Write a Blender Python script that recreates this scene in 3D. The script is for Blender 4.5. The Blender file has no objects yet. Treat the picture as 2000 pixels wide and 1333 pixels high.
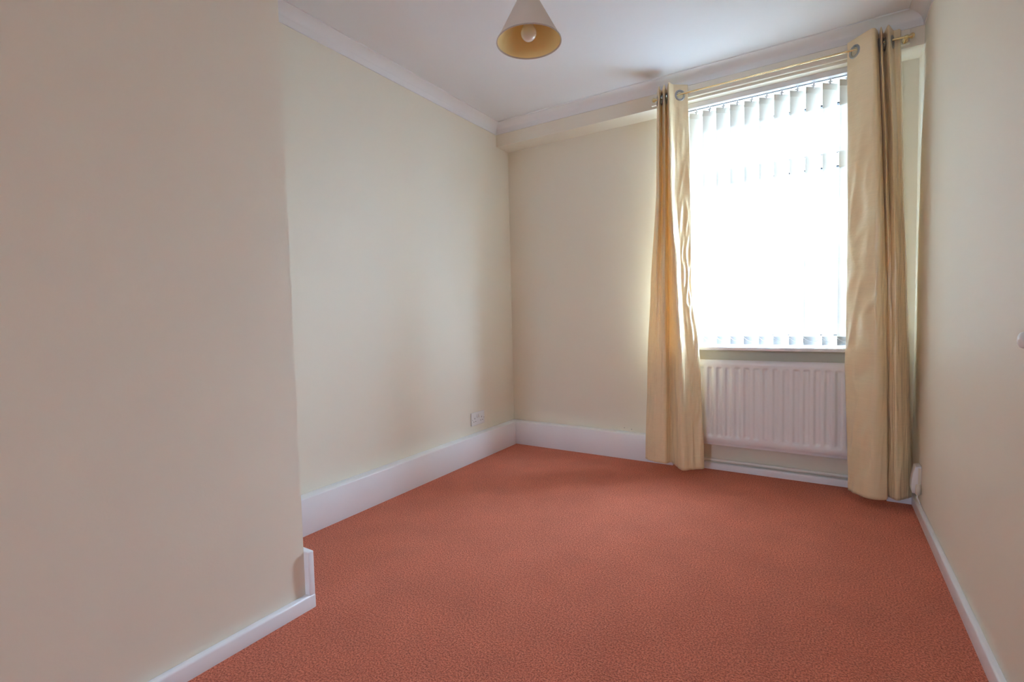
import bpy, bmesh, math, random
from mathutils import Vector, Matrix, noise

random.seed(7)
S = bpy.context.scene
COL = S.collection

# ------------------------------------------------------------------ camera
CAM_POS = Vector((2.0281, -3.2333, 1.0))
YAW, PITCH, ROLL, FPX = -0.5645, -0.0520, -0.0237, 968.86
fw = Vector((math.sin(YAW) * math.cos(PITCH), math.cos(YAW) * math.cos(PITCH), math.sin(PITCH)))
rt0 = Vector((math.cos(YAW), -math.sin(YAW), 0))
up0 = rt0.cross(fw)
rt = rt0 * math.cos(ROLL) + up0 * math.sin(ROLL)
up = -rt0 * math.sin(ROLL) + up0 * math.cos(ROLL)
cd = bpy.data.cameras.new('camera')
cd.sensor_fit = 'HORIZONTAL'
cd.sensor_width = 36.0
cd.lens = FPX / 2000 * 36
cd.clip_start = 0.02
cam = bpy.data.objects.new('camera', cd)
COL.objects.link(cam)
m = Matrix((rt, up, -fw)).transposed().to_4x4()
m.translation = CAM_POS
cam.matrix_world = m
S.camera = cam

# ------------------------------------------------------------------ sky, light, exposure
SKY = 98.0
w = bpy.data.worlds.new('overcast_sky')
S.world = w
w.use_nodes = True
bg = w.node_tree.nodes['Background']
bg.inputs['Color'].default_value = (0.70, 0.95, 1.27, 1)
# overcast sky: three times brighter overhead than at the horizon
_nt = w.node_tree
_tc = _nt.nodes.new('ShaderNodeTexCoord')
_sx = _nt.nodes.new('ShaderNodeSeparateXYZ')
_mr = _nt.nodes.new('ShaderNodeMapRange')
_mr.inputs['From Min'].default_value = 0.0
_mr.inputs['From Max'].default_value = 1.0
_mr.inputs['To Min'].default_value = SKY / 3
_mr.inputs['To Max'].default_value = SKY
_nt.links.new(_tc.outputs['Generated'], _sx.inputs[0])
_nt.links.new(_sx.outputs['Z'], _mr.inputs['Value'])
_nt.links.new(_mr.outputs['Result'], bg.inputs['Strength'])
S.view_settings.view_transform = 'Standard'
S.view_settings.look = 'None'
S.view_settings.exposure = 0.0
S.view_settings.gamma = 1.0
S.view_settings.use_curve_mapping = False
cy = S.cycles
cy.use_denoising = True
try:
    cy.denoiser = 'OPENIMAGEDENOISE'
except Exception:
    pass
cy.use_adaptive_sampling = True
cy.adaptive_threshold = 0.035
cy.max_bounces = 11
cy.diffuse_bounces = 9
cy.glossy_bounces = 4
cy.transmission_bounces = 8
cy.transparent_max_bounces = 8
cy.sample_clamp_indirect = 12.0
cy.caustics_reflective = False
cy.caustics_refractive = False


def portal(name, loc, rot, sx, sy):
    """marks an opening of the room as the way the sky light comes in"""
    l = bpy.data.lights.new(name, 'AREA')
    l.shape = 'RECTANGLE'
    l.size, l.size_y = sx, sy
    l.cycles.is_portal = True
    o = bpy.data.objects.new(name, l)
    o.location = loc
    o.rotation_euler = rot
    COL.objects.link(o)


# room numbers (metres)
XL = -0.065          # alcove wall
XB = 0.505           # chimney breast wall
YB = -2.21           # chimney breast corner
XR = 2.42            # right wall
YW = 0.0767          # window wall
YR = -4.35           # wall behind the camera
H = 2.412            # ceiling
YBM, ZBM = -0.083, 2.257   # beam face and beam underside
ZC = 2.3447          # underside of cornice
CW = H - ZC
WX0, WX1, WZ0, WZ1 = 1.245, 2.175, 0.781, 2.257   # window opening
WT = 0.27            # thickness of window wall
DX0, DX1, DZ = 0.75, 1.85, 2.05   # doorway behind the camera, made wide for the added hall light
HY = -6.3            # far end of the unseen hall added behind the doorway
HX0, HX1, HZ0, HZ1 = 1.05, 1.46, 1.2, 1.85   # unseen hall window, added and sized to give fill light

portal('window_daylight_portal', ((WX0 + WX1) / 2, YW + WT + 0.02, (WZ0 + WZ1) / 2), (-math.pi / 2, 0, 0), WX1 - WX0, WZ1 - WZ0)

portal('hall_fill_portal', ((HX0 + HX1) / 2, HY - 0.14, (HZ0 + HZ1) / 2), (math.pi / 2, 0, 0), HX1 - HX0, HZ1 - HZ0)  # guides sky light through the added hall window as fill


# ------------------------------------------------------------------ materials
def mat(name):
    mt = bpy.data.materials.new(name)
    mt.use_nodes = True
    nt = mt.node_tree
    return mt, nt, nt.nodes['Principled BSDF']


def node(nt, kind, **kw):
    n = nt.nodes.new(kind)
    for k, v in kw.items():
        setattr(n, k, v)
    return n


def ramp_mix(nt, fac, a, b):
    mx = node(nt, 'ShaderNodeMix', data_type='RGBA')
    nt.links.new(fac, mx.inputs[0])
    mx.inputs[6].default_value = (*a, 1)
    mx.inputs[7].default_value = (*b, 1)
    return mx.outputs[2]


def paint(name, col, rough=0.6, bump=0.0, scale=180.0, spec=0.4, var=0.02, blotch=2.5):
    mt, nt, b = mat(name)
    tc = node(nt, 'ShaderNodeTexCoord')
    n1 = node(nt, 'ShaderNodeTexNoise')
    n1.inputs['Scale'].default_value = blotch
    n1.inputs['Detail'].default_value = 4
    nt.links.new(tc.outputs['Object'], n1.inputs['Vector'])
    c = ramp_mix(nt, n1.outputs['Fac'], [x * (1 - var) for x in col], [min(1, x * (1 + var)) for x in col])
    nt.links.new(c, b.inputs['Base Color'])
    b.inputs['Roughness'].default_value = rough
    b.inputs['Specular IOR Level'].default_value = spec
    if bump:
        n2 = node(nt, 'ShaderNodeTexNoise')
        n2.inputs['Scale'].default_value = scale
        n2.inputs['Detail'].default_value = 3
        nt.links.new(tc.outputs['Object'], n2.inputs['Vector'])
        bp = node(nt, 'ShaderNodeBump')
        bp.inputs['Strength'].default_value = bump
        bp.inputs['Distance'].default_value = 0.002
        nt.links.new(n2.outputs['Fac'], bp.inputs['Height'])
        nt.links.new(bp.outputs['Normal'], b.inputs['Normal'])
    return mt


M = {}
M['wall'] = paint('cream_wall_paint', (0.80, 0.742, 0.632), 0.55, 0.12, 140, 0.35)
M['ceiling'] = paint('white_ceiling_paint', (0.79, 0.79, 0.81), 0.7, 0.06, 90, 0.3)
M['cornice'] = paint('white_cornice_paint', (0.82, 0.81, 0.82), 0.6, 0.0)
M['gloss'] = paint('white_gloss_paint', (0.86, 0.87, 0.92), 0.28, 0.05, 40, 0.5)
M['sill'] = paint('white_sill_gloss', (0.84, 0.83, 0.84), 0.22, 0.0)
M['radiator'] = paint('white_radiator_enamel', (0.80, 0.79, 0.81), 0.30, 0.03, 30, 0.5, 0.03)
M['pipe'] = paint('painted_pipe', (0.86, 0.86, 0.82), 0.35)
M['plastic'] = paint('white_plastic', (0.78, 0.77, 0.76), 0.3, 0, 1, 0.5, 0.0)
M['plastic_cream'] = paint('ivory_plastic', (0.72, 0.66, 0.55), 0.35, 0, 1, 0.5, 0.0)
M['grey_plastic'] = paint('grey_white_headrail', (0.74, 0.74, 0.77), 0.35, 0, 1, 0.5, 0.0)
M['dark'] = paint('dark_slot', (0.02, 0.02, 0.02), 0.6, 0, 1, 0.3, 0.0)
M['upvc'] = paint('white_window_frame', (0.82, 0.82, 0.82), 0.3, 0, 1, 0.5, 0.0)
M['gasket'] = paint('black_gasket', (0.03, 0.03, 0.035), 0.6, 0, 1, 0.3, 0.0)
M['brick'] = paint('pale_render', (0.75, 0.73, 0.70), 0.8)
M['paving'] = paint('grey_paving', (0.17, 0.17, 0.17), 0.9)
M['far_pane'] = paint('net_curtained_pane', (0.16, 0.19, 0.30), 0.1)
M['roof'] = paint('grey_roof', (0.25, 0.25, 0.27), 0.8)


def metal(name, col, rough):
    mt, nt, b = mat(name)
    b.inputs['Base Color'].default_value = (*col, 1)
    b.inputs['Metallic'].default_value = 1.0
    b.inputs['Roughness'].default_value = rough
    return mt


M['brass'] = metal('polished_brass', (0.76, 0.64, 0.36), 0.22)
M['chrome'] = metal('brushed_chrome', (0.38, 0.38, 0.38), 0.28)


def carpet():
    mt, nt, b = mat('terracotta_carpet')
    tc = node(nt, 'ShaderNodeTexCoord')
    n1 = node(nt, 'ShaderNodeTexNoise')
    n1.inputs['Scale'].default_value = 185
    n1.inputs['Detail'].default_value = 6
    n1.inputs['Roughness'].default_value = 0.75
    n2 = node(nt, 'ShaderNodeTexNoise')
    n2.inputs['Scale'].default_value = 5
    n2.inputs['Detail'].default_value = 5
    v = node(nt, 'ShaderNodeTexVoronoi')
    v.inputs['Scale'].default_value = 300
    for n in (n1, n2, v):
        nt.links.new(tc.outputs['Object'], n.inputs['Vector'])
    r = node(nt, 'ShaderNodeValToRGB')
    e = r.color_ramp.elements
    e[0].position, e[0].color = 0.41, (0.42, 0.080, 0.040, 1)
    e[1].position, e[1].color = 0.59, (0.95, 0.33, 0.21, 1)
    mid = e.new(0.5)
    mid.color = (0.78, 0.185, 0.102, 1)
    nt.links.new(n1.outputs['Fac'], r.inputs['Fac'])
    mr = node(nt, 'ShaderNodeMapRange')
    mr.inputs['From Min'].default_value = 0.3
    mr.inputs['From Max'].default_value = 0.7
    mr.inputs['To Min'].default_value = 0.93
    mr.inputs['To Max'].default_value = 1.06
    nt.links.new(n2.outputs['Fac'], mr.inputs['Value'])
    mx = node(nt, 'ShaderNodeVectorMath', operation='SCALE')
    nt.links.new(r.outputs['Color'], mx.inputs[0])
    nt.links.new(mr.outputs['Result'], mx.inputs['Scale'])
    nt.links.new(mx.outputs['Vector'], b.inputs['Base Color'])
    b.inputs['Roughness'].default_value = 0.95
    b.inputs['Specular IOR Level'].default_value = 0.1
    b.inputs['Sheen Weight'].default_value = 0.28
    b.inputs['Sheen Tint'].default_value = (1.0, 0.7, 0.6, 1)
    ad = node(nt, 'ShaderNodeMath', operation='SUBTRACT')
    nt.links.new(n1.outputs['Fac'], ad.inputs[0])
    nt.links.new(v.outputs['Distance'], ad.inputs[1])
    bp = node(nt, 'ShaderNodeBump')
    bp.inputs['Strength'].default_value = 0.9
    bp.inputs['Distance'].default_value = 0.006
    nt.links.new(ad.outputs['Value'], bp.inputs['Height'])
    nt.links.new(bp.outputs['Normal'], b.inputs['Normal'])
    return mt


def fabric(name, col, rough, trans, slub, sheen=0.0, spec=0.5, sheer=0.0, thru=None):
    """thin cloth: a glossy front with a share of light passing through"""
    mt, nt, b = mat(name)
    out = nt.nodes['Material Output']
    tc = node(nt, 'ShaderNodeTexCoord')
    b.inputs['Base Color'].default_value = (*col, 1)
    b.inputs['Roughness'].default_value = rough
    b.inputs['Specular IOR Level'].default_value = spec
    b.inputs['Sheen Weight'].default_value = sheen
    b.inputs['Sheen Roughness'].default_value = 0.35
    b.inputs['Sheen Tint'].default_value = (1.0, 0.95, 0.85, 1)
    if slub:
        mp = node(nt, 'ShaderNodeMapping')
        mp.inputs['Scale'].default_value = (14, 14, 420)
        nt.links.new(tc.outputs['Object'], mp.inputs['Vector'])
        n = node(nt, 'ShaderNodeTexNoise')
        n.inputs['Scale'].default_value = 1.0
        n.inputs['Detail'].default_value = 5
        nt.links.new(mp.outputs['Vector'], n.inputs['Vector'])
        c = ramp_mix(nt, n.outputs['Fac'], [x * 0.90 for x in col], [min(1, x * 1.08) for x in col])
        nt.links.new(c, b.inputs['Base Color'])
        n2 = node(nt, 'ShaderNodeTexNoise')
        n2.inputs['Scale'].default_value = 11
        n2.inputs['Detail'].default_value = 3
        nt.links.new(tc.outputs['Object'], n2.inputs['Vector'])
        ad = node(nt, 'ShaderNodeMath', operation='MULTIPLY_ADD')
        ad.inputs[1].default_value = 0.05
        nt.links.new(n.outputs['Fac'], ad.inputs[0])
        nt.links.new(n2.outputs['Fac'], ad.inputs[2])
        bp = node(nt, 'ShaderNodeBump')
        bp.inputs['Strength'].default_value = 0.5
        bp.inputs['Distance'].default_value = 0.012
        nt.links.new(ad.outputs['Value'], bp.inputs['Height'])
        nt.links.new(bp.outputs['Normal'], b.inputs['Normal'])
    tr = node(nt, 'ShaderNodeBsdfTranslucent')
    tr.inputs['Color'].default_value = (*(thru or col), 1)
    mx = node(nt, 'ShaderNodeMixShader')
    mx.inputs['Fac'].default_value = trans
    nt.links.new(b.outputs['BSDF'], mx.inputs[1])
    nt.links.new(tr.outputs['BSDF'], mx.inputs[2])
    res = mx.outputs['Shader']
    if sheer:
        # open weave: part of the light goes straight through
        tp = node(nt, 'ShaderNodeBsdfTransparent')
        m2 = node(nt, 'ShaderNodeMixShader')
        m2.inputs['Fac'].default_value = sheer
        nt.links.new(res, m2.inputs[1])
        nt.links.new(tp.outputs['BSDF'], m2.inputs[2])
        res = m2.outputs['Shader']
    nt.links.new(res, out.inputs['Surface'])
    return mt


M['carpet'] = carpet()
M['silk'] = fabric('champagne_faux_silk', (0.87, 0.72, 0.47), 0.25, 0.13, True, 0.35, 0.85, thru=(0.95, 0.70, 0.36))
M['slat'] = fabric('cream_blind_fabric', (0.74, 0.71, 0.65), 0.8, 0.06, False, 0, 0.1, 0.015)
M['pocket'] = fabric('weighted_blind_pocket', (0.40, 0.39, 0.39), 0.8, 0.0, False, 0, 0.1)
M['shade_out'] = fabric('cream_shade_cloth', (0.76, 0.69, 0.60), 0.8, 0.05, False, 0, 0.2)
M['shade_in'] = fabric('gold_shade_lining', (0.85, 0.66, 0.30), 0.6, 0.05, False, 0, 0.3)


def glass_mat():
    mt, nt, b = mat('clear_window_glass')
    out = nt.nodes['Material Output']
    t = node(nt, 'ShaderNodeBsdfTransparent')
    t.inputs['Color'].default_value = (0.94, 0.96, 0.95, 1)
    g = node(nt, 'ShaderNodeBsdfGlossy')
    g.inputs['Roughness'].default_value = 0.02
    mx = node(nt, 'ShaderNodeMixShader')
    mx.inputs['Fac'].default_value = 0.05
    nt.links.new(t.outputs[0], mx.inputs[1])
    nt.links.new(g.outputs[0], mx.inputs[2])
    nt.links.new(mx.outputs[0], out.inputs['Surface'])
    return mt


M['glass'] = glass_mat()


def bulb_mat():
    mt, nt, b = mat('pearl_bulb_glass')
    b.inputs['Base Color'].default_value = (0.80, 0.77, 0.72, 1)
    b.inputs['Roughness'].default_value = 0.12
    b.inputs['Coat Weight'].default_value = 0.5
    b.inputs['Subsurface Weight'].default_value = 0.0
    return mt


M['bulb'] = bulb_mat()


# ------------------------------------------------------------------ mesh helpers
class MB:
    def __init__(s):
        s.v, s.f, s.sm = [], [], []

    def add(s, vs, fs, smooth=False):
        o = len(s.v)
        s.v += [tuple(x) for x in vs]
        s.f += [tuple(i + o for i in f) for f in fs]
        s.sm += [smooth] * len(fs)

    def box(s, x0, x1, y0, y1, z0, z1):
        s.add([(x0, y0, z0), (x1, y0, z0), (x1, y1, z0), (x0, y1, z0), (x0, y0, z1), (x1, y0, z1), (x1, y1, z1), (x0, y1, z1)],
              [(0, 3, 2, 1), (4, 5, 6, 7), (0, 1, 5, 4), (1, 2, 6, 5), (2, 3, 7, 6), (3, 0, 4, 7)])

    def prism(s, prof, a, b, axis, smooth=False):
        """closed profile (list of 2-D points) swept along axis from a to b"""
        def p(q, t):
            if axis == 'x':
                return (t, q[0], q[1])
            if axis == 'y':
                return (q[0], t, q[1])
            return (q[0], q[1], t)
        n = len(prof)
        vs = [p(q, a) for q in prof] + [p(q, b) for q in prof]
        s.add(vs, [(i, (i + 1) % n, (i + 1) % n + n, i + n) for i in range(n)], smooth)
        s.add(vs, [tuple(range(n))[::-1], tuple(range(n, 2 * n))])

    def tube(s, pts, r, n=12, cap=True, smooth=True):
        pts = [Vector(p) for p in pts]
        rs = r if isinstance(r, (list, tuple)) else [r] * len(pts)
        vs = []
        ref = None
        for i, p in enumerate(pts):
            t = (pts[min(i + 1, len(pts) - 1)] - pts[max(i - 1, 0)]).normalized()
            if ref is None:
                ref = Vector((0, 0, 1)) if abs(t.z) < 0.9 else Vector((1, 0, 0))
            a = (ref - t * ref.dot(t)).normalized()
            ref = a
            b = t.cross(a)
            for k in range(n):
                an = 2 * math.pi * k / n
                vs.append(p + (a * math.cos(an) + b * math.sin(an)) * rs[i])
        fs = [(i * n + k, i * n + (k + 1) % n, (i + 1) * n + (k + 1) % n, (i + 1) * n + k)
              for i in range(len(pts) - 1) for k in range(n)]
        s.add(vs, fs, smooth)
        if cap:
            L = (len(pts) - 1) * n
            s.add(vs, [tuple(range(n))[::-1], tuple(range(L, L + n))])

    def lathe(s, prof, n=32, c=(0, 0, 0), smooth=True, closed=False):
        """prof: (radius, height) points turned about the vertical through c"""
        vs = []
        for r, z in prof:
            for k in range(n):
                a = 2 * math.pi * k / n
                vs.append((c[0] + r * math.cos(a), c[1] + r * math.sin(a), c[2] + z))
        m_ = len(prof)
        rng = range(m_ if closed else m_ - 1)
        s.add(vs, [(i * n + k, i * n + (k + 1) % n, ((i + 1) % m_) * n + (k + 1) % n, ((i + 1) % m_) * n + k) for i in rng for k in range(n)], smooth)

    def build(s, name, material, parent=None, bevel=0.0, seg=2):
        me = bpy.data.meshes.new(name)
        me.from_pydata(s.v, [], s.f)
        bm = bmesh.new()
        bm.from_mesh(me)
        bmesh.ops.remove_doubles(bm, verts=bm.verts, dist=1e-6)
        bmesh.ops.recalc_face_normals(bm, faces=bm.faces)
        if bevel:
            bmesh.ops.bevel(bm, geom=[e for e in bm.edges if e.is_manifold and e.calc_face_angle(0) > 0.6], offset=bevel, segments=seg,
                            affect='EDGES', profile=0.5)
            for f in bm.faces:
                f.smooth = True
        bm.to_mesh(me)
        bm.free()
        if not bevel:
            if len(me.polygons) == len(s.sm):
                me.polygons.foreach_set('use_smooth', s.sm)
            elif any(s.sm):
                me.polygons.foreach_set('use_smooth', [True] * len(me.polygons))
        me.materials.append(material)
        o = bpy.data.objects.new(name, me)
        COL.objects.link(o)
        if bevel or any(s.sm):
            for p_ in me.polygons:
                pass
            try:
                me.set_sharp_from_angle(angle=math.radians(50))
            except Exception:
                pass
        if parent:
            o.parent = parent
            o.matrix_parent_inverse = Matrix.Identity(4)
            if parent.type == 'EMPTY' or True:
                # meshes are written in world coordinates: shift back by the parent's place
                me.transform(Matrix.Translation(-world_loc(parent)))
        return o


def world_loc(o):
    v = Vector(o.location)
    while o.parent:
        o = o.parent
        v += o.location
    return v


def tag(o, label, cat, group=None, kind=None):
    o['label'] = label
    o['category'] = cat
    if group:
        o['group'] = group
    if kind:
        o['kind'] = kind
    return o


def thing(name, loc, label, cat, group=None):
    o = bpy.data.objects.new(name, None)
    o.empty_display_size = 0.1
    o.location = loc
    COL.objects.link(o)
    return tag(o, label, cat, group)


def struct(mb, name, material, label, cat, **kw):
    return tag(mb.build(name, material, **kw), label, cat, kind='structure')


# ------------------------------------------------------------------ room shell
b = MB()
b.box(XL - 0.15, XR + 0.15, YR - 0.15, YW + 0.1, -0.12, 0.0)
struct(b, 'floor', M['carpet'], 'terracotta red cut pile carpet covering the whole floor', 'carpet')
b = MB()
b.box(XL - 0.15, XR + 0.15, YR - 0.15, YW + WT, H, H + 0.15)
struct(b, 'ceiling', M['ceiling'], 'plain white painted ceiling above the room', 'ceiling')
b = MB()
b.box(XL - 0.15, XL, YB - 0.2, YW + WT, 0, H)
struct(b, 'wall_left', M['wall'], 'cream painted alcove wall left of the window wall', 'wall')
b = MB()
b.box(XB - 0.75, XB, YR - 0.15, YB, 0, H)
wl = struct(b, 'wall_front', M['wall'], 'cream wall projecting in the left foreground', 'wall')
b = MB()
b.box(XR, XR + 0.15, YR - 0.15, YW + WT, 0, H)
struct(b, 'wall_right', M['wall'], 'pale cream wall running along the right side', 'wall')
b = MB()
b.box(XL - 0.15, WX0, YW, YW + WT, 0, H)
b.box(WX1, XR + 0.15, YW, YW + WT, 0, H)
b.box(WX0, WX1, YW, YW + WT, 0, WZ0 - 0.02)
b.box(WX0, WX1, YW, YW + WT, WZ1, H)
ww = struct(b, 'wall_window', M['wall'], 'cream wall at the far end that holds the window', 'wall')
b = MB()
b.box(XB, DX0, YR - 0.12, YR, 0, H)
b.box(DX1, XR, YR - 0.12, YR, 0, H)
b.box(DX0, DX1, YR - 0.12, YR, DZ, H)
struct(b, 'wall_rear', M['wall'], 'cream wall behind the viewer with a doorway opened for fill light', 'wall')

# unseen hall and window, added to send fill light through the doorway
b = MB()
b.box(0.2, 2.7, HY - 0.12, YR - 0.15, -0.12, 0)
struct(b, 'floor_fill_hall', M['carpet'], 'terracotta carpet of the unseen hall added for fill light', 'carpet')
b = MB()
b.box(0.2, 2.7, HY - 0.12, YR - 0.15, H, H + 0.12)
struct(b, 'ceiling_fill_hall', M['ceiling'], 'white ceiling of the unseen hall added for fill light', 'ceiling')
b = MB()
b.box(0.1, 0.2, HY - 0.12, YR - 0.15, 0, H)
b.box(2.7, 2.8, HY - 0.12, YR - 0.15, 0, H)
b.box(0.2, HX0, HY - 0.12, HY, 0, H)
b.box(HX1, 2.7, HY - 0.12, HY, 0, H)
b.box(HX0, HX1, HY - 0.12, HY, 0, HZ0)
b.box(HX0, HX1, HY - 0.12, HY, HZ1, H)
struct(b, 'wall_fill_hall', M['wall'], 'cream walls of the unseen hall and window added for fill light', 'wall')

# two old screw holes in the window wall above the skirting
for hx, hz in ((0.8445, 0.1957), (0.8959, 0.1902)):
    b = MB()
    b.tube([(hx, YW - 0.0006, hz), (hx, YW + 0.004, hz)], 0.0024, 8)
    b.build('screw_hole', M['dark'], ww)

# beam over the window wall, running into both side walls
b = MB()
b.box(XL, XR, YBM, YW, ZBM, H)
struct(b, 'trim_1', M['wall'], 'cream boxed beam under the ceiling along the window wall', 'beam')


def cornice_profile(out=1):
    c = CW
    pts = [(0, H), (0, ZC), (0.006, ZC)]
    for i in range(9):
        a = i / 8 * math.pi / 2
        # concave quarter round
        pts.append((0.006 + (c - 0.012) * (1 - math.cos(a)), ZC + 0.004 + (c - 0.010) * math.sin(a)))
    pts += [(c, H - 0.006), (c, H)]
    return pts


def cornice_run(name, P0, P1, nrm, m0, m1, label):
    """cove along a wall from P0 to P1 (2-D), nrm points into the room; m0/m1: mitre shift per unit projection"""
    pr = cornice_profile()
    d = Vector((P1[0] - P0[0], P1[1] - P0[1])).normalized()
    n = Vector(nrm)
    vs = []
    for P, mshift in ((P0, m0), (P1, m1)):
        for q, z in pr:
            v = Vector(P) + n * q + d * (q * mshift)
            vs.append((v.x, v.y, z))
    k = len(pr)
    bb = MB()
    bb.add(vs, [(i, (i + 1) % k, (i + 1) % k + k, i + k) for i in range(k)], True)
    bb.add(vs, [tuple(range(k))[::-1], tuple(range(k, 2 * k))])
    return struct(bb, name, M['cornice'], label, 'cornice')


cornice_run('trim_2', (XL, YB), (XL, YBM), (1, 0), 1, -1, 'white coved cornice along the left alcove wall')
cornice_run('trim_3', (XL, YBM), (XR, YBM), (0, -1), 1, -1, 'white coved cornice along the beam over the window')
cornice_run('trim_4', (XR, YBM), (XR, YR), (-1, 0), 1, -1, 'white coved cornice along the right wall')
cornice_run('trim_5', (XB, YR), (XB, YB), (1, 0), 1, 1, 'white coved cornice along the projecting foreground wall')


def skirting(name, x0, x1, y0, y1, h, label, bev=0.004):
    bb = MB()
    bb.box(x0, x1, y0, y1, -0.01, h)
    return struct(bb, name, M['gloss'], label, 'skirting', bevel=bev, seg=2)


skirting('baseboard_left', XL, 0.0, YB, 0.0, 0.1746, 'deep white skirting ledge along the left alcove wall')
skirting('baseboard_back', XL, 1.195, 0.0, YW, 0.1746, 'deep white skirting ledge on the window wall left of the curtains')
skirting('baseboard_window', 1.195, XR, 0.036, YW, 0.040, 'low white skirting under the radiator pipe')
skirting('baseboard_corner', 2.30, XR - 0.019, -0.10, 0.036, 0.062, 'white boxed skirting block in the right corner by the curtain')
skirting('baseboard_right', XR - 0.0195, XR, YR, YW, 0.0555, 'low white skirting along the right wall', 0.006)
skirting('baseboard_front', XB, 0.5314, YR, YB + 0.0235, 0.0485, 'low white skirting along the projecting foreground wall', 0.006)
skirting('baseboard_return', XB - 0.5, 0.5298, YB, YB + 0.022, 0.20, 'white skirting end returning around the projecting wall corner', 0.003)

# batten for the curtain pole
b = MB()
b.box(1.105, 2.362, YBM - 0.02, YBM, 2.270, 2.338)
struct(b, 'trim_6', M['wall'], 'cream painted batten behind the brass curtain pole', 'batten', bevel=0.003)

# ------------------------------------------------------------------ window
FY0, FY1 = YW + 0.13, YW + 0.19
win = thing('window_1', ((WX0 + WX1) / 2, FY0, WZ0), 'white framed window with a top light behind the blind', 'window')
win['kind'] = 'structure'
TZ0, TZ1 = 1.815, 1.885
HZ = 2.17


def bar(name, x0, x1, z0, z1, y0=FY0, y1=FY1, mt='upvc', par=win, bev=0.006):
    bb = MB()
    bb.box(x0, x1, y0, y1, z0, z1)
    return bb.build(name, M[mt], par, bevel=bev)


bar('frame_head', WX0, WX1, HZ, WZ1)
bar('frame_sill', WX0, WX1, WZ0 - 0.02, WZ0 + 0.055)
bar('frame_jamb', WX0, WX0 + 0.042, WZ0 + 0.055, HZ)
bar('frame_jamb', WX1 - 0.042, WX1, WZ0 + 0.055, HZ)
bar('transom', WX0 + 0.042, WX1 - 0.042, TZ0, TZ1)
for z0, z1 in ((WZ0 + 0.055, TZ0), (TZ1, HZ)):
    bb = MB()
    g = 0.008
    x0, x1 = WX0 + 0.042, WX1 - 0.042
    for r_ in ((x0, x0 + g, z0, z1), (x1 - g, x1, z0, z1), (x0, x1, z0, z0 + g), (x0, x1, z1 - g, z1)):
        bb.box(r_[0], r_[1], FY0 + 0.012, FY0 + 0.048, r_[2], r_[3])
    bb.build('gasket', M['gasket'], win)
    bb = MB()
    bb.box(x0, x1, FY0 + 0.026, FY0 + 0.032, z0, z1)
    bb.build('pane', M['glass'], win)

b = MB()
b.box(1.215, 2.235, -0.09, FY0, WZ0 - 0.0195, WZ0)
struct(b, 'trim_7', M['sill'], 'white gloss window sill board above the radiator', 'window sill', bevel=0.004, seg=3)

# ------------------------------------------------------------------ vertical blind
HB = 2.228
blind = thing('vertical_blind', (1.735, 0.0, ZBM), 'cream vertical slat blind hanging in front of the bright window', 'blind')
b = MB()
b.prism([(-0.0314, ZBM), (-0.0314, HB), (-0.012, HB - 0.004), (-0.010, HB + 0.006), (0.006, HB + 0.006), (0.008, HB - 0.004), (0.022, HB), (0.022, ZBM)], 1.235, 2.235, 'x')
b.build('headrail', M['grey_plastic'], blind)
b = MB()
b.box(1.235, 2.235, -0.009, 0.005, HB - 0.001, HB + 0.004)
b.build('headrail_channel', M['dark'], blind)

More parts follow.
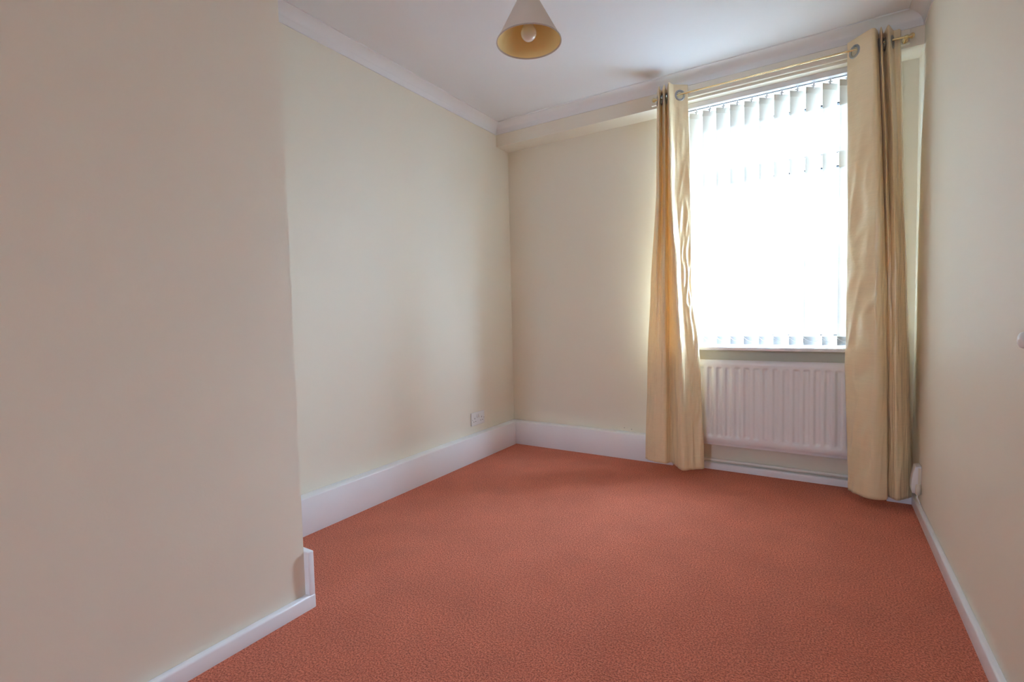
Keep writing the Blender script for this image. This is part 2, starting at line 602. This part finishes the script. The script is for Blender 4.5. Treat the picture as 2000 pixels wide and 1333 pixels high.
PITCH_S, SW = 0.0763, 0.089
SZ0, SZ1, SZW = 0.794, 2.200, 0.842
tilts = {}
base_t = 40.0
custom = {4: 31, 8: 27, 9: 54, 10: 40}
ends = []
for k in range(-1, 12):
    left = 1.3173 + PITCH_S * k
    cx = left + 0.0341
    if cx > 2.20:
        continue
    t_top = base_t + random.uniform(-2, 2)
    t_bot = custom.get(k, base_t + random.uniform(-5, 5))
    nz, nx = 28, 6
    vs, fs = [], []
    vs2 = []

    def pt(u, z):
        f = (z - SZ0) / (SZ1 - SZ0)
        f = f * f * (3 - 2 * f)
        a = math.radians(t_bot + (t_top - t_bot) * f)
        s_ = (u - 0.5) * SW
        crv = 0.0016 * (1 - (2 * u - 1) ** 2)
        return (cx + s_ * math.cos(a) + crv * math.sin(a), s_ * math.sin(a) - crv * math.cos(a), z)
    zs = [SZW + (SZ1 - SZW) * i / nz for i in range(nz + 1)]
    vs = [pt(j / nx, z) for z in zs for j in range(nx + 1)]
    fs = [(i * (nx + 1) + j, i * (nx + 1) + j + 1, (i + 1) * (nx + 1) + j + 1, (i + 1) * (nx + 1) + j) for i in range(nz) for j in range(nx)]
    b = MB()
    b.add(vs, fs, True)
    sl = b.build('slat', M['slat'], blind)
    # weighted pocket at the foot: a flat plate sewn into the cloth
    b = MB()
    vs = []
    for z in (SZ0, SZW):
        for off in (-0.0012, 0.0012):
            for j in range(nx + 1):
                p = pt(j / nx, z)
                a = math.radians(t_bot)
                vs.append((p[0] - off * math.sin(a), p[1] + off * math.cos(a), z))
    n1 = nx + 1
    fs = []
    for j in range(nx):
        fs += [(j, j + 1, 2 * n1 + j + 1, 2 * n1 + j), (n1 + j, n1 + j + 1, 3 * n1 + j + 1, 3 * n1 + j),
               (j, j + 1, n1 + j + 1, n1 + j), (2 * n1 + j, 2 * n1 + j + 1, 3 * n1 + j + 1, 3 * n1 + j)]
    fs += [(0, n1, 3 * n1, 2 * n1), (nx, n1 + nx, 3 * n1 + nx, 2 * n1 + nx)]
    b.add(vs, fs)
    b.build('weight_pocket', M['pocket'], sl)
    # doubled cloth at the head with its hanger
    b = MB()
    vs = []
    for z in (SZ1 - 0.032, SZ1 + 0.001):
        for off in (-0.0014, 0.0014):
            for j in range(n1):
                p = pt(j / nx, z)
                a = math.radians(t_top)
                vs.append((p[0] - off * math.sin(a), p[1] + off * math.cos(a), z))
    b.add(vs, fs)
    b.build('head_pocket', M['slat'], sl)
    b = MB()
    b.tube([(cx, 0, SZ1 - 0.006), (cx, 0, SZ1 + 0.012), (cx + 0.003, 0, SZ1 + 0.02), (cx, 0, HB + 0.008)], [0.007, 0.005, 0.004, 0.004], 8)
    b.box(cx - 0.012, cx + 0.012, -0.006, 0.006, SZ1 + 0.006, SZ1 + 0.011)
    b.build('slat_hook', M['plastic'], blind)
    ends.append((pt(0.02, SZW - 0.006), pt(0.98, SZW - 0.006)))
for side in (0, 1):
    for q0, q1 in zip(ends[:-1], ends[1:]):
        a_, c_ = Vector(q0[side]), Vector(q1[side])
        off = Vector((0, -0.004 if side == 0 else 0.004, 0))
        pts = [a_.lerp(c_, i / 8) + off - Vector((0, 0, 0.022 * (1 - (2 * i / 8 - 1) ** 2))) for i in range(9)]
        b = MB()
        b.tube(pts, 0.0014, 6)
        b.build('link_chain', M['plastic'], blind)

# ------------------------------------------------------------------ radiator
RX0, RX1, RZ0, RZ1, RY = 1.286, 2.21, 0.192, 0.701, -0.05
rad = thing('panel_radiator', ((RX0 + RX1) / 2, 0.0, RZ0), 'white fluted panel radiator below the window sill', 'radiator')
GP = 0.0505
first = 1.436 - 2 * GP
b = MB()
xs = sorted(set([RX0] + [round(RX0 + 0.0025 * i, 5) for i in range(1, int((RX1 - RX0) / 0.0025))] + [RX1]))
zs = [RZ0, RZ0 + .010, RZ0 + .030, RZ0 + .040, RZ0 + .046, RZ0 + .052, RZ0 + .058, RZ0 + .066, RZ0 + .078]
zs += [RZ0 + .078 + (RZ1 - RZ0 - .156) * i / 6 for i in range(1, 6)]
zs += [RZ1 - .078, RZ1 - .066, RZ1 - .058, RZ1 - .052, RZ1 - .046, RZ1 - .040, RZ1 - .030, RZ1 - .010, RZ1]


def sst(a, c, x):
    t = max(0, min(1, (x - a) / (c - a)))
    return t * t * (3 - 2 * t)


def rad_y(x, z):
    d = abs((x - first + GP / 2) % GP - GP / 2)      # distance from groove centre
    inside = RX0 + 0.03 < x < RX1 - 0.03
    gx = 1 - sst(0.004, 0.0205, d) if inside else 0.0
    gz = sst(RZ0 + 0.040, RZ0 + 0.054, z) * (1 - sst(RZ1 - 0.054, RZ1 - 0.042, z))
    edge = (1 - sst(RZ0, RZ0 + 0.010, z)) + sst(RZ1 - 0.010, RZ1, z)
    return RY + 0.008 * gx * gz + 0.007 * edge


vs = [(x, rad_y(x, z), z) for z in zs for x in xs]
nx = len(xs)
b.add(vs, [(i * nx + j, i * nx + j + 1, (i + 1) * nx + j + 1, (i + 1) * nx + j) for i in range(len(zs) - 1) for j in range(nx - 1)], True)
fp = b.build('front_panel', M['radiator'], rad)
b = MB()
b.box(RX0, RX1, RY + 0.012, RY + 0.022, RZ0 - 0.016, RZ1 - 0.001)
b.build('rear_panel', M['radiator'], rad, bevel=0.003)
b = MB()
b.box(RX0 + 0.005, RX1 - 0.005, RY + 0.02, RY + 0.05, RZ0 + 0.02, RZ1 - 0.012)
b.build('convector', M['radiator'], rad)
for bx in (RX0 + 0.14, RX1 - 0.14):
    b = MB()
    b.box(bx - 0.015, bx + 0.015, RY + 0.045, YW - 0.002, RZ0 + 0.05, RZ1 - 0.06)
    b.build('wall_bracket', M['radiator'], rad)
for vx in (RX0 - 0.02, RX1 + 0.018):
    b = MB()
    b.tube([(vx, 0.049, 0.0705), (vx, 0.03, 0.078), (vx, -0.02, 0.10), (vx, -0.028, 0.13), (vx, -0.028, RZ0 + 0.035)], 0.0075, 10)
    b.tube([(vx, -0.028, RZ0 + 0.01), (vx, -0.028, RZ0 + 0.03), (vx, -0.028, RZ0 + 0.075)], [0.012, 0.014, 0.011], 12)
    b.tube([(vx, -0.028, RZ0 + 0.022), (vx + (0.03 if vx < 1.5 else -0.03), -0.028, RZ0 + 0.022)], 0.009, 10)
    b.build('valve', M['pipe'], rad)

b = MB()
b.tube([(1.22, 0.049, 0.0585), (1.7, 0.049, 0.059), (2.295, 0.049, 0.0595)], 0.0092, 14)
tag(b.build('heating_pipe', M['pipe']), 'thin white painted pipe running above the low skirting', 'pipe')

# ------------------------------------------------------------------ curtain pole
RODY, RODZ = -0.15, 2.283
pole = thing('curtain_pole', (1.75, RODY, RODZ), 'thin brass curtain pole spanning above the window', 'curtain pole')
b = MB()
b.tube([(1.155, RODY, RODZ - 0.003), (1.75, RODY, RODZ - 0.002), (2.345, RODY, RODZ + 0.001)], 0.0052, 14)
b.build('rod', M['brass'], pole)
for sx, fx in ((-1, 1.155), (1, 2.345)):
    b = MB()
    pr = [(0.0065, 0), (0.0095, 0.002), (0.0095, 0.006), (0.007, 0.008), (0.0075, 0.012), (0.0125, 0.024), (0.013, 0.030), (0.0105, 0.037), (0.005, 0.042), (0.0005, 0.043)]
    b.tube([(fx + sx * h_ * 0.7, RODY, RODZ - 0.001) for r_, h_ in pr], [r_ for r_, h_ in pr], 16)
    b.build('finial', M['brass'], pole)
for bx in (1.160, 2.342):
    b = MB()
    b.tube([(bx, YBM - 0.02, RODZ), (bx, RODY, RODZ)], 0.004, 10)
    b.tube([(bx, YBM - 0.020, RODZ), (bx, YBM - 0.026, RODZ)], 0.013, 16)
    b.tube([(bx - 0.006, RODY, RODZ), (bx + 0.006, RODY, RODZ)], 0.0085, 12)
    b.build('bracket', M['brass'], pole)

# ------------------------------------------------------------------ curtains
LC = {
    2.34: [(1.149, -0.13), (1.181, -0.2), (1.175, -0.125), (1.213, -0.205), (1.206, -0.125), (1.242, -0.215), (1.26, -0.172), (1.327, -0.12)],
    1.75: [(1.139, -0.125), (1.175, -0.195), (1.175, -0.13), (1.213, -0.2), (1.209, -0.13), (1.248, -0.22), (1.273, -0.178), (1.342, -0.12)],
    1.15: [(1.094, -0.11), (1.144, -0.163), (1.165, -0.15), (1.2, -0.18), (1.213, -0.125), (1.279, -0.23), (1.303, -0.183), (1.344, -0.13)],
    0.70: [(1.068, -0.1), (1.118, -0.140), (1.156, -0.158), (1.195, -0.163), (1.21, -0.115), (1.298, -0.235), (1.332, -0.19), (1.393, -0.135)],
    0.05: [(1.048, -0.1), (1.098, -0.135), (1.145, -0.152), (1.19, -0.155), (1.217, -0.11), (1.31, -0.24), (1.355, -0.2), (1.418, -0.14)],
}
RC = {  # last point of each row: hidden return, added to block stray window light
    2.34: [(2.11, -0.12), (2.205, -0.215), (2.229, -0.175), (2.237, -0.125), (2.241, -0.205), (2.257, -0.125), (2.269, -0.205), (2.295, -0.13), (2.318, -0.13), (2.326, -0.108)],
    1.75: [(2.118, -0.12), (2.225, -0.222), (2.252, -0.185), (2.26, -0.13), (2.267, -0.2), (2.282, -0.13), (2.296, -0.195), (2.319, -0.14), (2.337, -0.12), (2.352, 0.0)],
    1.15: [(2.121, -0.125), (2.234, -0.23), (2.271, -0.19), (2.277, -0.14), (2.287, -0.163), (2.299, -0.16), (2.313, -0.19), (2.339, -0.15), (2.36, -0.11), (2.376, 0.02)],
    0.70: [(2.116, -0.13), (2.234, -0.235), (2.28, -0.195), (2.286, -0.14), (2.295, -0.158), (2.307, -0.178), (2.32, -0.195), (2.353, -0.15), (2.378, -0.1), (2.392, 0.01)],
    0.05: [(2.136, -0.135), (2.219, -0.235), (2.288, -0.215), (2.297, -0.145), (2.305, -0.163), (2.317, -0.183), (2.334, -0.2), (2.366, -0.16), (2.388, -0.125), (2.397, -0.108)],
}


def crom(p0, p1, p2, p3, t):
    return 0.5 * ((2 * p1) + (-p0 + p2) * t + (2 * p0 - 5 * p1 + 4 * p2 - p3) * t * t + (-p0 + 3 * p1 - 3 * p2 + p3) * t ** 3)


def curtain(name, table, label, seed, big, hem):
    zs_k = sorted(table)
    npt = len(table[zs_k[0]])

    def plan(i, z):
        """control point i at height z, smooth along the height"""
        z = max(zs_k[0], min(zs_k[-1], z))
        k = 0
        while k < len(zs_k) - 2 and z > zs_k[k + 1]:
            k += 1
        t = (z - zs_k[k]) / (zs_k[k + 1] - zs_k[k])
        t = t * t * (3 - 2 * t) * 0.5 + t * 0.5
        a, c = Vector(table[zs_k[k]][i]), Vector(table[zs_k[k + 1]][i])
        return a.lerp(c, t)

    def surf(s_, z):
        x = s_ * (npt - 1)
        i = min(npt - 2, int(x))
        t = x - i
        ps = [plan(max(0, min(npt - 1, j)), z) for j in (i - 1, i, i + 1, i + 2)]
        # folds: a little rounder than straight zig-zag
        c = crom(*ps, t)
        l = ps[1].lerp(ps[2], t)
        q = c * 0.62 + l * 0.38
        d = (ps[2] - ps[1])
        n = Vector((d.y, -d.x)).normalized()
        f = 1 - max(0, min(1, (z - 0.05) / 2.3))
        # creases of thin cloth, stronger on the broad outer panel and lower down
        amp = (0.0045 + 0.0135 * min(1, f * 1.8)) * (1.0 if i == big else 0.3)
        if z > 2.2:
            amp *= 0.35
        u_ = s_ * 3.0 + seed
        w_ = noise.noise(Vector((u_ * 2.2 + z * 1.1, z * 3.4 - u_ * 1.4, seed)))
        w_ += 0.55 * (1 - abs(noise.noise(Vector((u_ * 4.0 + z * 3.0, z * 6.0 - u_ * 5, seed + 9)))) * 2)
        w_ += 0.4 * noise.noise(Vector((u_ * 9, z * 2.0, seed + 4)))
        env = math.sin(math.pi * t) ** 0.7 if i == big else math.sin(math.pi * t)
        q = q + n * (amp * w_ * (0.25 + 0.75 * env))
        return Vector((q.x, q.y, z))

    ztop = 2.338
    rows = []
    z = hem
    while z < 2.18:
        rows.append(z)
        z += 0.016
    z = 2.18
    while z < ztop + 1e-6:
        rows.append(z)
        z += 0.004
    per = 26
    ns = (npt - 1) * per
    grid = [[surf(j / ns, z) for j in range(ns + 1)] for z in rows]
    # eyelets: where the cloth crosses the pole
    rings = []
    top = [surf(j / ns, RODZ) for j in range(ns + 1)]
    for j in range(ns):
        a, c = top[j], top[j + 1]
        if (a.y - RODY) * (c.y - RODY) < 0:
            t = (RODY - a.y) / (c.y - a.y)
            p = a.lerp(c, t)
            p.z = RODZ - 0.009
            d = (top[min(ns, j + 3)] - top[max(0, j - 2)])
            d.z = 0
            rings.append((p, Vector((d.y, -d.x, 0)).normalized()))
    root = thing(name, (table[0.05][npt // 2][0], -0.15, hem), label, 'curtain', 'champagne silk curtains at the window')
    nv = ns + 1
    vs = [p for r_ in grid for p in r_]
    fs = []
    for i in range(len(rows) - 1):
        for j in range(ns):
            f = (i * nv + j, i * nv + j + 1, (i + 1) * nv + j + 1, (i + 1) * nv + j)
            c = (vs[f[0]] + vs[f[2]]) * 0.5
            if rows[i] > 2.2 and any((c - p).length < 0.0225 for p, n in rings):
                continue
            fs.append(f)
    b = MB()
    b.add(vs, fs, True)
    cl = b.build('cloth', M['silk'], root)
    so = cl.modifiers.new('cloth_thickness', 'SOLIDIFY')
    so.thickness = 0.0012
    so.offset = 0
    for p, n in rings:
        b = MB()
        a = Vector((0, 0, 1))
        c = n.cross(a).normalized()
        prof = [(0.0195, 0.002), (0.021, 0.0035), (0.0265, 0.0042), (0.031, 0.0028), (0.0325, 0.0), (0.031, -0.0028), (0.0265, -0.0042), (0.021, -0.0035), (0.0195, -0.002)]
        n_ = 32
        vv = []
        for r_, h_ in prof:
            for k in range(n_):
                an = 2 * math.pi * k / n_
                vv.append(p + (c * math.cos(an) + a * math.sin(an)) * r_ + n * h_)
        mm = len(prof)
        b.add(vv, [(i * n_ + k, i * n_ + (k + 1) % n_, ((i + 1) % mm) * n_ + (k + 1) % n_, ((i + 1) % mm) * n_ + k) for i in range(mm) for k in range(n_)], True)
        b.build('eyelet', M['chrome'], root)
    return root


curtain('curtain', LC, 'champagne silk eyelet curtain bunched at the left side of the window', 1.3, 6, 0.052)
curtain('curtain', RC, 'champagne silk eyelet curtain at the right of the window beside the corner', 6.1, 0, 0.042)

# ------------------------------------------------------------------ pendant lamp
LX, LY = 1.0843, -1.5757
lamp = thing('pendant_lamp', (LX, LY, H), 'cream conical pendant shade with bare bulb hanging from the ceiling', 'lamp')
b = MB()
b.lathe([(0.0005, 0), (0.045, 0), (0.045, -0.006), (0.040, -0.014), (0.022, -0.024), (0.008, -0.028), (0.0005, -0.028)], 32, (LX, LY, H))
b.build('ceiling_rose', M['plastic'], lamp)
b = MB()
b.tube([(LX, LY, H - 0.026), (LX, LY, 2.20)], 0.0032, 10)
b.build('cord', M['plastic'], lamp)
Z0, Z1, R0, R1 = 2.0147, 2.186, 0.1205, 0.029
b = MB()
b.lathe([(R0, Z0), (R1, Z1)], 72, (LX, LY, 0))
b.build('shade', M['shade_out'], lamp)
sh = b
b = MB()
b.lathe([(R0 - 0.0016, Z0 + 0.0004), (R1 - 0.0016, Z1)], 72, (LX, LY, 0))
b.build('shade_lining', M['shade_in'], lamp)
b = MB()
b.lathe([(R0 - 0.0020, Z0 - 0.0012), (R0 + 0.0012, Z0 - 0.0012), (R0 + 0.0002, Z0 + 0.0030), (R0 - 0.0030, Z0 + 0.0030)], 72, (LX, LY, 0), closed=True)
b.build('rim', paint('rim_binding', (0.50, 0.42, 0.36), 0.7, 0, 1, 0.3, 0), lamp)
b = MB()
b.lathe([(0.0005, 2.200), (0.010, 2.200), (0.014, 2.188), (0.019, 2.182), (0.019, 2.150), (0.0165, 2.148), (0.0165, 2.118), (0.0005, 2.118)], 24, (LX, LY, 0))
b.build('lamp_holder', M['plastic'], lamp)
b = MB()
for k in range(3):
    a = k * 2.094 + 0.4
    b.tube([(LX + 0.018 * math.cos(a), LY + 0.018 * math.sin(a), 2.150), (LX + 0.046 * math.cos(a), LY + 0.046 * math.sin(a), 2.1505)], 0.0014, 6)
b.lathe([(0.0185, 2.148), (0.022, 2.148), (0.022, 2.152), (0.0185, 2.152)], 24, (LX, LY, 0), closed=True)
b.build('shade_spider', M['plastic'], lamp)
b = MB()
pr = [(0.0005, 2.0195)]
rb, zb_ = 0.0292, 2.0485
for i in range(1, 15):
    a = -math.pi / 2 + i / 14 * 2.15
    pr.append((rb * math.cos(a), zb_ + rb * math.sin(a)))
pr += [(0.0135, 2.090), (0.0125, 2.108), (0.0125, 2.122), (0.0005, 2.122)]
b.lathe(pr, 32, (LX, LY, 0))
b.build('bulb', M['bulb'], lamp)

# ------------------------------------------------------------------ double socket on the alcove wall
SY, SZ = -0.4155, 0.274
sock = thing('wall_socket', (XL, SY, SZ - 0.045), 'white double power socket above the left skirting', 'socket')
b = MB()
b.box(XL, XL + 0.009, SY - 0.077, SY + 0.077, SZ - 0.0455, SZ + 0.0455)
b.build('face_plate', M['plastic'], sock, bevel=0.003, seg=3)
for off in (-0.041, 0.041):
    for (dy, dz, hy, hz) in ((0, 0.012, 0.0022, 0.0042), (-0.011, -0.010, 0.0034, 0.0022), (0.011, -0.010, 0.0034, 0.0022)):
        b = MB()
        b.box(XL + 0.0075, XL + 0.0094, SY + off + dy - hy, SY + off + dy + hy, SZ - 0.008 + dz - hz, SZ - 0.008 + dz + hz)
        b.build('pin_slot', M['dark'], sock)
for off in (-0.009, 0.009):
    b = MB()
    b.prism([(XL + 0.008, SZ + 0.006), (XL + 0.0145, SZ + 0.006), (XL + 0.0105, SZ + 0.030), (XL + 0.008, SZ + 0.030)], SY + off - 0.006, SY + off + 0.006, 'y')
    b.build('rocker_switch', M['plastic'], sock, bevel=0.001)
for off in (-0.068, 0.068):
    b = MB()
    b.tube([(XL + 0.0085, SY + off, SZ - 0.004), (XL + 0.0096, SY + off, SZ - 0.004)], 0.0032, 12)
    b.build('screw', M['chrome'], sock)

# ------------------------------------------------------------------ outlet box with plug in the right corner
ob = thing('outlet_box', (XR, -0.175, 0.10), 'white curved outlet box low on the right wall behind the curtain', 'outlet')
b = MB()
pr = [(XR, 0.095), (XR - 0.033, 0.098), (XR - 0.036, 0.115), (XR - 0.037, 0.14), (XR - 0.035, 0.17), (XR - 0.030, 0.20), (XR - 0.022, 0.228), (XR, 0.232)]
b.prism(pr, -0.228, -0.160, 'y')
b.build('casing', M['plastic'], ob, bevel=0.002)
b = MB()
b.box(XR - 0.012, XR - 0.002, -0.2295, -0.228, 0.125, 0.222)
b.build('side_slot', M['plastic_cream'], ob)
pl = thing('adaptor_plug', (XR - 0.006, -0.245, 0.06), 'small ivory plug with a short lead beside the corner outlet box', 'plug')
b = MB()
b.tube([(XR - 0.012, -0.238, 0.146), (XR - 0.012, -0.239, 0.142), (XR - 0.013, -0.241, 0.12), (XR - 0.014, -0.243, 0.102), (XR - 0.016, -0.245, 0.094)], [0.008, 0.0105, 0.0115, 0.0095, 0.004], 14)
b.build('plug_body', M['plastic_cream'], pl)
b = MB()
b.tube([(XR - 0.016, -0.245, 0.096), (XR - 0.017, -0.248, 0.085), (XR - 0.010, -0.252, 0.070), (XR - 0.006, -0.25, 0.0555)], 0.0026, 8)
b.build('lead', M['plastic'], pl)

# ------------------------------------------------------------------ knob-shaped fitting of unknown use on the right wall
b = MB()
KY, KZ = -1.70, 0.918
pr = [(0.0005, 0.030), (0.010, 0.0295), (0.0165, 0.026), (0.019, 0.020), (0.0185, 0.013), (0.014, 0.007), (0.013, 0.0)]
b.tube([(XR - h_, KY, KZ) for r_, h_ in pr[::-1]], [r_ for r_, h_ in pr[::-1]], 24)
tag(b.build('wall_fitting', M['plastic']), 'small rounded white fitting on the right wall at the picture edge', 'fitting')

# ------------------------------------------------------------------ outside
b = MB()
b.box(-20, 24, YW + WT, 30, -0.65, -0.60)
struct(b, 'ground_outside', M['paving'], 'grey paving outside the window', 'ground')
house = thing('neighbour_house', (2.0, 11, -0.6), 'low pale rendered house seen through gaps of the blind', 'house')
b = MB()
b.box(-6, 9, 11, 16, -0.6, 2.1)
b.build('wall', M['brick'], house)
b = MB()
b.prism([(10.7, 2.1), (16.3, 2.1), (16.3, 2.2), (13.5, 2.75), (10.7, 2.2)], -6.3, 9.3, 'x')
b.build('roof', M['roof'], house)
for i, hx in enumerate((-4.2, -1.2, 1.9, 5.0)):
    b = MB()
    b.box(hx - 0.75, hx + 0.75, 10.94, 11.02, 0.55, 1.75)
    wf = b.build('window_frame', M['upvc'], house)
    for px in (-0.36, 0.36):
        b = MB()
        b.box(hx + px - 0.30, hx + px + 0.30, 10.93, 10.97, 0.62, 1.68)
        b.build('window_pane', M['far_pane'], wf)
